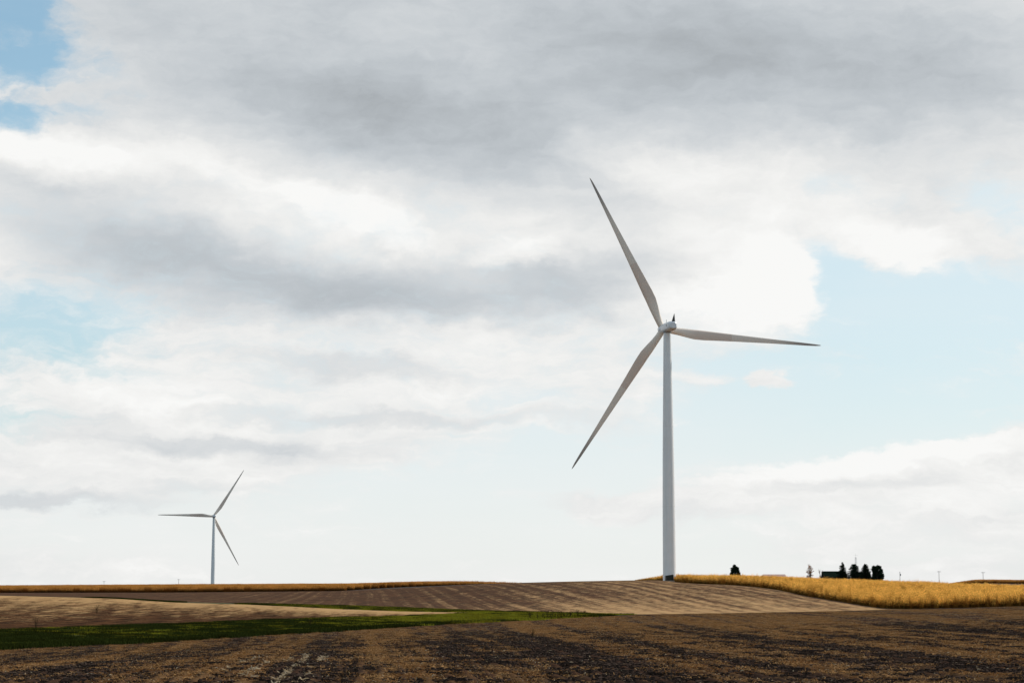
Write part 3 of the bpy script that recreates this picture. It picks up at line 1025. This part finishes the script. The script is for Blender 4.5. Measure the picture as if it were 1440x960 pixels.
G_T = 'trees at the farmstead'
conifer('spruce_tree', 1185.5, 789.5, 990, 24, 'tallest pointed dark spruce tree against the dark farmhouse', 1, G_T, 0.85, 1.2)
conifer('spruce_tree', 1201.8, 792.0, 985, 16, 'dark conical spruce second from the left of the row beside the thin antenna mast', 2, G_T, 0.75, 1.3)
conifer('spruce_tree', 1217.6, 792.0, 985, 13.5, 'narrow dark column shaped evergreen between the antenna mast and the broad tree', 3, G_T, 0.6, 1.5)
broadleaf('dark_tree', 1234, 794.8, 980, 18.5, 'broad round topped dark tree at the right end of the farm row', 4, broad_m, .26, 60, 110, group=G_T)
broadleaf('lone_tree', 1033.8, 794.0, 960, 17.5, 'lone dark round tree above the corn left of the low shed', 5, broad_m, .25, 50, 110, group=G_T, lobes=lambda t: 1.25 - .55 * t)
broadleaf('autumn_tree', 1140, 794.5, 985, 15, 'sparse orange autumn tree beside the bare tree and farmhouse', 6, autumn_m, .17, 34, 26, group=G_T, lobes=lambda t: 1.1 - .4 * t)
broadleaf('bare_tree', 1154, 801, 980, 12, 'small leafless tree between orange tree and farmhouse', 7, autumn_m, .2, 12, 0, group=G_T, bare=True)

roof_green = simple_mat('roof_green', (0.007, 0.016, 0.010), 0.95, 0.03, scale=1)
wall_dark = simple_mat('wall_dark', (0.02, 0.018, 0.02), 0.9, 0.1)
wall_tan = simple_mat('wall_tan', (0.36, 0.27, 0.22), 0.8, 0.2)
roof_pink = simple_mat('roof_pale_red', (0.42, 0.27, 0.23), 0.55, 0.3)
glass = simple_mat('window_glass', (0.02, 0.025, 0.03), 0.1, 0.5)


def gable(name, px0, px1, py_ridge, D, eave_drop, depth, wall_m, roof_m, label, cat='house', rz=0.0, over=.5, windows=0, chim=False):
    xa, xb = float(xcol(px0, D)), float(xcol(px1, D)); L_ = xb - xa
    x = (xa + xb) / 2; z0 = float(ground(x, D)); rh = float(zat(py_ridge, D)) - z0; eh = rh - eave_drop
    root = empty(name, (x, D, z0), rz); tag(root, label, cat)
    hw, hd = L_ / 2 - over, depth / 2
    b = MB()
    P = [(-hw, -hd, -.6), (hw, -hd, -.6), (hw, hd, -.6), (-hw, hd, -.6), (-hw, -hd, eh), (hw, -hd, eh), (hw, hd, eh), (-hw, hd, eh), (-hw, 0, rh - .25), (hw, 0, rh - .25)]
    b.add(P, [(0, 1, 5, 4), (2, 3, 7, 6), (1, 2, 6, 9, 5), (3, 0, 4, 8, 7)]); b.build('wall', wall_m, root)
    b = MB(); s = eave_drop / hd; y1 = hd + over; ze = rh - s * y1
    for sg in (-1, 1):
        Q = [(-L_ / 2, 0, rh), (L_ / 2, 0, rh), (L_ / 2, sg * y1, ze), (-L_ / 2, sg * y1, ze)]
        Q2 = [(q[0], q[1], q[2] - .2) for q in Q]
        b.add(Q + Q2, [(0, 1, 2, 3), (7, 6, 5, 4), (2, 6, 7, 3), (1, 5, 6, 2), (0, 3, 7, 4)])
    rf = b.build('roof', roof_m, root)
    if chim:
        b = MB(); b.box((hw * .4, .6, rh + .1), (.7, .7, 1.6)); b.build('chimney', wall_m, rf)
    for k in range(windows):
        xx = -hw + (k + .5) * 2 * hw / windows
        b = MB(); b.box((xx, -hd - .03, eh * .62), (1.1, .08, 1.4)); w_ = b.build('window', wall_tan, root)
        b = MB(); b.box((xx, -hd - .08, eh * .62), (.9, .04, 1.2)); b.build('pane', glass, w_)
    return root


gable('farmhouse', 1156.5, 1190, 802.6, 1005, 3.0, 8, wall_dark, roof_green, 'dark farmhouse with a dark green gable roof behind the tallest spruce', windows=4)
gable('farm_shed', 1200, 1224, 803.6, 1012, 2.2, 7, wall_dark, roof_green, 'low dark green roofed shed mostly hidden between the row of evergreens', 'shed', windows=0)
gable('machine_shed', 1073, 1104.5, 807.0, 985, 1.8, 14, wall_tan, roof_pink, 'long low shed with a pale reddish roof just above the corn', 'shed')

wood = simple_mat('pole_wood', (0.30, 0.27, 0.24), 0.9, 0.1, scale=2)
# antenna mast
xm = float(xcol(1204.3, 1000)); zm = float(ground(xm, 1000)); hm = float(zat(783, 1000)) - zm
mast = empty('antenna_mast', (xm, 1000, zm)); tag(mast, 'thin pale lattice antenna mast rising between the dark spruces', 'antenna mast')
b = MB()
for a in (90, 210, 330):
    b.tube([(.85 * math.cos(R(a)), .85 * math.sin(R(a)), -.3), (.42 * math.cos(R(a)), .42 * math.sin(R(a)), hm)], .045, 5)
for k in range(22):
    z0, z1 = hm * k / 22, hm * (k + 1) / 22
    for a in (90, 210, 330):
        r0 = .85 - .43 * k / 22; r1 = .85 - .43 * (k + 1) / 22
        b.tube([(r0 * math.cos(R(a)), r0 * math.sin(R(a)), z0), (r1 * math.cos(R(a + 120)), r1 * math.sin(R(a + 120)), z1)], .02, 4)
b.build('lattice', grey_metal, mast)
b = MB(); b.tube([(0, 0, hm * .96), (0, 0, hm + 1.6)], .03, 5); b.tube([(-1.1, 0, hm + .9), (1.1, 0, hm + .9)], .02, 4); b.build('aerial', grey_metal, mast)

# utility poles
def pole(px, py_top, D, label, transformer=False, proto=None):
    x = float(xcol(px, D)); zt = float(zat(py_top, D)); h = 11.0
    root = empty('utility_pole', (x, D, zt - h), R(12)); tag(root, label, 'utility pole', 'utility poles along the skyline')
    b = MB(); b.tube([(0, 0, -1.0), (0, 0, h)], [.19, .13], 8); b.build('pole', wood, root)
    if transformer:
        b = MB(); b.tube([(.35, 0, h - 2.6), (.35, 0, h - 1.3)], .32, 10); b.build('transformer_can', grey_metal, root)
        b = MB(); b.box((0, 0, h - .25), (.9, .1, .12)); b.build('crossarm', wood, root)
    else:
        b = MB(); b.box((0, -.16, h - .5), (2.6, .12, .16)); ca = b.build('crossarm', wood, root)
        for xx in (-1.15, -.5, .5, 1.15):
            b = MB(); b.tube([(xx, -.16, h - .42), (xx, -.16, h - .2)], .06, 6); b.build('insulator', grey_metal, ca)
    return root


pole(1266, 803.2, 1240, 'utility pole with a transformer can, nearest to the broad dark tree', True)
pole(1321, 802.3, 1240, 'utility pole with crossarm standing above the lowest dip of the corn')
pole(1383, 803.6, 1240, 'utility pole with crossarm above the thin far corn band at right')
pole(146, 816.3, 1700, 'tiny distant utility pole on the left skyline nearest the picture edge')
pole(251, 813.6, 1700, 'tiny distant utility pole on the left skyline beside the small turbine')

# tall weeds at the end of the grass strip, plus strays
weed_m = leaf_mat('dead_weed', (0.045, 0.034, 0.018), 0.4, 0.2, 1.0)


def weed_mesh(seed, h):
    rr = np.random.default_rng(seed); B = Bits()
    for k in range(3):
        a = rr.uniform(0, 6.28); d = np.array((math.cos(a), math.sin(a), 0))
        p0 = np.array((rr.normal(0, .06), rr.normal(0, .06), -.1)); p1 = p0 + d * .05 * h + np.array((0, 0, h * .6)); p2 = p0 + d * rr.uniform(.05, .25) * h + np.array((0, 0, h * rr.uniform(.75, 1)))
        for s in (np.array((1., 0, 0)), np.array((0, 1., 0))): B.ribbon([p0, p1, p2], [.05, .04, .02], s, .4)
        for q in range(14):
            f = rr.uniform(.3, 1); p = p0 + (p2 - p0) * f
            dd = rr.normal(size=3) * np.array((1, 1, .6)); dd /= np.linalg.norm(dd)
            s = np.cross(dd, (0, 0, 1.0))
            B.ribbon([p, p + dd * rr.uniform(.1, .3), p + dd * rr.uniform(.3, .42) + np.array((0, 0, -.06))], [.03, .09, .02], s, rr.random())
    return B.obj('tall_weed', weed_m)


weeds = [weed_mesh(700 + k, 1.4) for k in range(5)]
rw = np.random.default_rng(77)
spots = [(745, 870.5), (756, 870.5), (764, 869), (770, 869.5), (774, 867.5), (777, 869), (781, 868), (785, 867), (789, 868), (793, 866.5), (797, 866.5), (802, 866), (812, 866), (822, 866)]
for k, (px, py) in enumerate(spots):
    d1 = float(np.interp(px, LINES['edge'][:, 0], LINES['edge'][:, 1])) + rw.uniform(0.5, 9)
    x = float(xcol(px, d1)); z = float(ground(x, d1))
    o = weeds[k % 5] if k < 5 else weeds[k % 5].copy()
    col.objects.link(o); o.location = (x, d1, z); s = rw.uniform(.75, 1.25); o.scale = (s, s, s); o.rotation_euler = (0, 0, rw.uniform(0, 6.28))
    tag(o, 'tall dead brown weed in the clump at the right end of the green strip', 'weed', 'weeds in the clump on the grass strip')
for px, d1, lab in ((52, 262, 'stray dark weed above the grass at far left'), (137, 330, 'stray dark weed on the tan stubble field below its crest'), (437, 292, 'stray dark weed on the grass strip in front of the tan spit'),
                    (749, 162, 'single dark weed standing alone in the ploughed field')):
    o = weeds[int(px) % 5].copy(); col.objects.link(o)
    x = float(xcol(px, d1)); s = 1.1 if d1 > 200 else .6
    o.location = (x, d1, float(ground(x, d1))); o.scale = (s, s, s)
    for kk in ('group',):
        if kk in o: del o[kk]
    tag(o, lab, 'weed')

# ------------------------------------------------------------------ sun and sky
SUN_AZ, SUN_EL = 58.0, 34.0                            # azimuth measured from straight ahead to the right
sl = bpy.data.lights.new('sun', 'SUN')
sl.energy = 3.4
sl.angle = R(3.0)
sl.color = (1.0, 0.94, 0.85)
so = bpy.data.objects.new('sun', sl)
so.rotation_euler = (R(90 - SUN_EL), 0, R(180 - SUN_AZ) - R(0))
col.objects.link(so)
sd = np.array((math.sin(R(SUN_AZ)) * math.cos(R(SUN_EL)), math.cos(R(SUN_AZ)) * math.cos(R(SUN_EL)), math.sin(R(SUN_EL))))
from mathutils import Vector
so.rotation_euler = Vector(-sd).to_track_quat('-Z', 'Y').to_euler()

w = bpy.data.worlds.new('World'); scene.world = w; w.use_nodes = True
w.node_tree.nodes.clear()
g = NT(w.node_tree)
sky = g.n('ShaderNodeTexSky', sky_type='NISHITA')
sky.sun_disc = False
sky.sun_elevation = R(SUN_EL); sky.sun_rotation = R(SUN_AZ)
sky.air_density = 1.0; sky.dust_density = 1.0; sky.ozone_density = 1.5
dirv = g.n('ShaderNodeTexCoord').outputs['Generated']
sep = g.n('ShaderNodeSeparateXYZ'); g.link(dirv, sep.inputs[0])
AZ = g.m('ARCTAN2', sep.outputs[0], sep.outputs[1])
EL = g.m('ARCSINE', sep.outputs[2])
cv = g.n('ShaderNodeCombineXYZ'); g.link(AZ, cv.inputs[0]); g.link(EL, cv.inputs[1])
ang = cv.outputs[0]                                    # azimuth, elevation in radians


def to_ang(px, py):
    p = at(px, py, 1000.0); p = p / np.linalg.norm(p)
    return math.atan2(p[0], p[1]), math.asin(p[2])


K = 1.0 / F
# soft large-scale warp so that no cloud edge is a clean ellipse
wn = g.n('ShaderNodeTexNoise', noise_dimensions='2D'); g.put(wn.inputs['Vector'], g.map(ang, scale=(14, 26, 1)))
wn.inputs['Scale'].default_value = 1.0; wn.inputs['Detail'].default_value = 5; wn.inputs['Roughness'].default_value = 0.55
wv = g.vm('MULTIPLY', g.vm('SUBTRACT', wn.outputs['Color'], (0.5, 0.5, 0.5)), (150 * K, 75 * K, 0))
wn2 = g.n('ShaderNodeTexNoise', noise_dimensions='2D'); g.put(wn2.inputs['Vector'], g.map(ang, scale=(60, 110, 1)))
wn2.inputs['Scale'].default_value = 1.0; wn2.inputs['Detail'].default_value = 6; wn2.inputs['Roughness'].default_value = 0.6
wv2 = g.vm('MULTIPLY', g.vm('SUBTRACT', wn2.outputs['Color'], (0.5, 0.5, 0.5)), (42 * K, 26 * K, 0))
wang = g.vm('ADD', g.vm('ADD', ang, wv), wv2)


def blobs(lst, start=None):
    """sum of soft elliptical lumps given as (px, py, rx, ry, tilt in degrees clockwise on the sky, amount, softness start)"""
    acc = start
    for px, py, rx, ry, tilt, amt in lst:
        a, e = to_ang(px, py)
        q = g.map(wang, loc=(a, e, 0), rot=(0, 0, R(-tilt)), scale=(rx * K, ry * K, 1), kind='TEXTURE')
        v = g.ss(g.vm('LENGTH', q), 0.25, 1.35, amt, 0.0)
        acc = v if acc is None else g.m('ADD', acc, v)
    return acc


nz1 = g.noise(g.map(ang, scale=(16, 36, 1)), 1.0, 8, 0.6, dims='2D')
nz2 = g.noise(g.map(wang, scale=(40, 95, 1), loc=(3, 7, 0)), 1.0, 7, 0.62, dims='2D')
nz3 = g.noise(g.map(ang, scale=(7, 40, 1), rot=(0, 0, R(6)), loc=(1, 2, 0)), 1.0, 6, 0.55, dims='2D')
nz4 = g.noise(g.map(wang, scale=(16, 150, 1), rot=(0, 0, R(-2)), loc=(5, 1, 0)), 1.0, 6, 0.6, dims='2D')
n4 = g.m('SUBTRACT', nz4, 0.5)
n1 = g.m('SUBTRACT', nz1, 0.5); n2 = g.m('SUBTRACT', nz2, 0.5); n3 = g.m('SUBTRACT', nz3, 0.5)

# cloud cover
cover = blobs([
    (0, 30, 95, 115, 0, -1.0), (90, 90, 150, 80, 0, -0.42), (50, 128, 110, 13, -6, 0.55), (800, 90, 1000, 200, 0, 0.5), (0, 165, 75, 34, 0, -0.8), (40, 460, 190, 66, -5, -0.72), (130, 520, 110, 24, 8, -.35), (0, 600, 130, 36, 0, -0.6),
    (1290, 540, 350, 165, 5, -0.76), (1040, 405, 150, 80, 15, 0.62), (960, 330, 200, 90, 0, 0.3), (1300, 420, 240, 80, 0, -0.5), (1410, 275, 85, 65, 20, -0.75), (1340, 395, 170, 40, 8, -0.5), (1190, 272, 75, 26, 10, -0.4), (1180, 375, 48, 60, 30, -0.6), (1000, 600, 330, 90, 0, -0.75),
    (700, 670, 260, 60, -3, -1.0), (560, 760, 500, 80, 0, -0.75), (950, 760, 400, 60, 0, -0.55), (1330, 760, 200, 30, 0, -.4), (110, 750, 200, 40, 0, -0.5),
    (1265, 345, 125, 50, 25, 1.0), (1065, 545, 40, 15, 10, 1.3), (975, 535, 45, 15, 0, .5), (1230, 672, 300, 38, -9, 1.7), (1420, 640, 130, 45, -12, 0.9), (830, 705, 140, 22, 3, 1.15), (1350, 745, 300, 30, -4, .7),
    (1110, 405, 75, 62, 0, 0.9), (1370, 330, 90, 60, 30, .6), (160, 560, 110, 35, 8, 0.7), (200, 640, 300, 50, 0, .5), (70, 220, 150, 55, 0, 0.8), (480, 640, 250, 35, 0, .35), (1440, 210, 90, 60, 0, .4),
    (870, 570, 120, 60, 0, .5),
], 0.86)
cover = g.m('ADD', cover, g.m('ADD', g.m('MULTIPLY', n1, 0.8), g.m('MULTIPLY', n2, 1.05)))
back = g.ss(g.m('ABSOLUTE', AZ), 0.5, 1.7)
upper = g.ss(EL, 0.36, 0.9)
cover = g.m('SUBTRACT', cover, g.m('MULTIPLY', back, 0.45))
cover = g.m('ADD', cover, g.m('MULTIPLY', n4, g.ss(EL, 0.21, 0.06, 0.15, 1.15)))
alpha = g.ss(cover, -0.05, 1.02)

# cloud brightness: grey undersides, bright edges
bright = blobs([
    (700, 60, 1050, 215, 4, -0.25), (420, 150, 260, 80, 12, -0.07), (640, 195, 280, 80, 10, -0.13), (900, 70, 220, 90, 0, -0.08), (1250, 60, 350, 130, 0, -0.07),
    (110, 300, 270, 70, 10, -0.14), (340, 395, 300, 70, 5, -0.21), (640, 402, 300, 58, 0, -0.18), (860, 380, 150, 50, -4, -0.13), (250, 350, 200, 40, 14, -0.05), (700, 430, 200, 30, 0, -.06),
    (860, 300, 110, 28, 0, -.09), (500, 520, 190, 18, 2, -0.13), (300, 628, 240, 18, 3, -0.16), (60, 700, 170, 15, 3, -0.19), (560, 585, 320, 13, 0, -0.11), (180, 600, 130, 12, 4, -.06), (250, 690, 140, 10, 0, -.05),
    (1200, 690, 170, 14, -4, -0.07), (1300, 130, 200, 60, 0, -.06),
    (80, 215, 140, 42, 4, 0.16), (300, 245, 150, 30, 22, 0.08), (500, 300, 130, 28, 16, 0.14), (900, 225, 130, 32, 10, 0.10), (1050, 270, 200, 80, 0, 0.10), (740, 355, 60, 20, 0, .14), (1060, 400, 160, 70, 0, 0.16), (1230, 655, 260, 30, -9, .12), (1265, 340, 110, 40, 25, .12), (180, 555, 120, 30, 5, .06),
], 0.855)
bright = g.m('ADD', bright, g.m('ADD', g.m('MULTIPLY', n1, 0.13), g.m('ADD', g.m('MULTIPLY', n2, 0.13), g.m('ADD', g.m('MULTIPLY', n3, 0.12), g.m('MULTIPLY', n4, g.ss(EL, 0.16, 0.05, 0.04, 0.16))))))
bright = g.m('MINIMUM', g.m('MAXIMUM', bright, 0.40), 0.945)
bright = g.m('MULTIPLY', bright, g.m('SUBTRACT', 1.0, g.m('ADD', g.m('MULTIPLY', back, 0.24), g.m('MULTIPLY', upper, 0.25))))
warm = g.ss(bright, 0.5, 0.9)
tint = g.mix(warm, (0.93, 1.0, 1.06), (1.0, 1.0, 0.985))
cb = g.n('ShaderNodeCombineXYZ')
for k in range(3): g.link(bright, cb.inputs[k])
cloud = g.mix(1.0, cb.outputs[0], tint, 'MULTIPLY')

# thin veil of high haze over the blue, thickest low down and to the right
veil = blobs([(0, 50, 240, 210, 0, -0.66), (0, 470, 330, 130, 0, -0.36), (1300, 480, 420, 180, 0, -0.10), (1160, 370, 90, 70, 0, -.06), (0, 600, 200, 60, 0, -.12)], 0.93)
veil = g.m('ADD', veil, g.m('MULTIPLY', n3, 0.10))
veil = g.m('SUBTRACT', veil, g.m('MAXIMUM', g.m('MULTIPLY', back, 0.65), g.m('MULTIPLY', upper, 0.5)), clamp=True)
low = g.ss(EL, 0.0, 0.13)
veilc = g.mix(low, (0.89, 0.895, 0.885), (0.765, 0.85, 0.885))
blue = g.mix(1.0, sky.outputs[0], (0.065, 0.115, 0.122), 'MULTIPLY')
clear = g.mix(veil, blue, veilc)
total = g.mix(alpha, clear, cloud)
# overhead and behind the camera the cover thins out into broken cloud
bg = g.n('ShaderNodeBackground'); g.put(bg.inputs['Color'], total); bg.inputs['Strength'].default_value = 1.0
g.out(bg.outputs[0], world=True)
w.cycles.sampling_method = 'MANUAL'; w.cycles.sample_map_resolution = 512

# ------------------------------------------------------------------ render settings
vs = scene.view_settings
vs.view_transform = 'Standard'
vs.look = 'None'
vs.exposure = 0.0
vs.gamma = 1.0
vs.use_curve_mapping = False
scene.cycles.max_bounces = 6
scene.cycles.use_denoising = True
scene.cycles.denoiser = 'OPENIMAGEDENOISE'
scene.cycles.denoising_input_passes = 'RGB_ALBEDO_NORMAL'
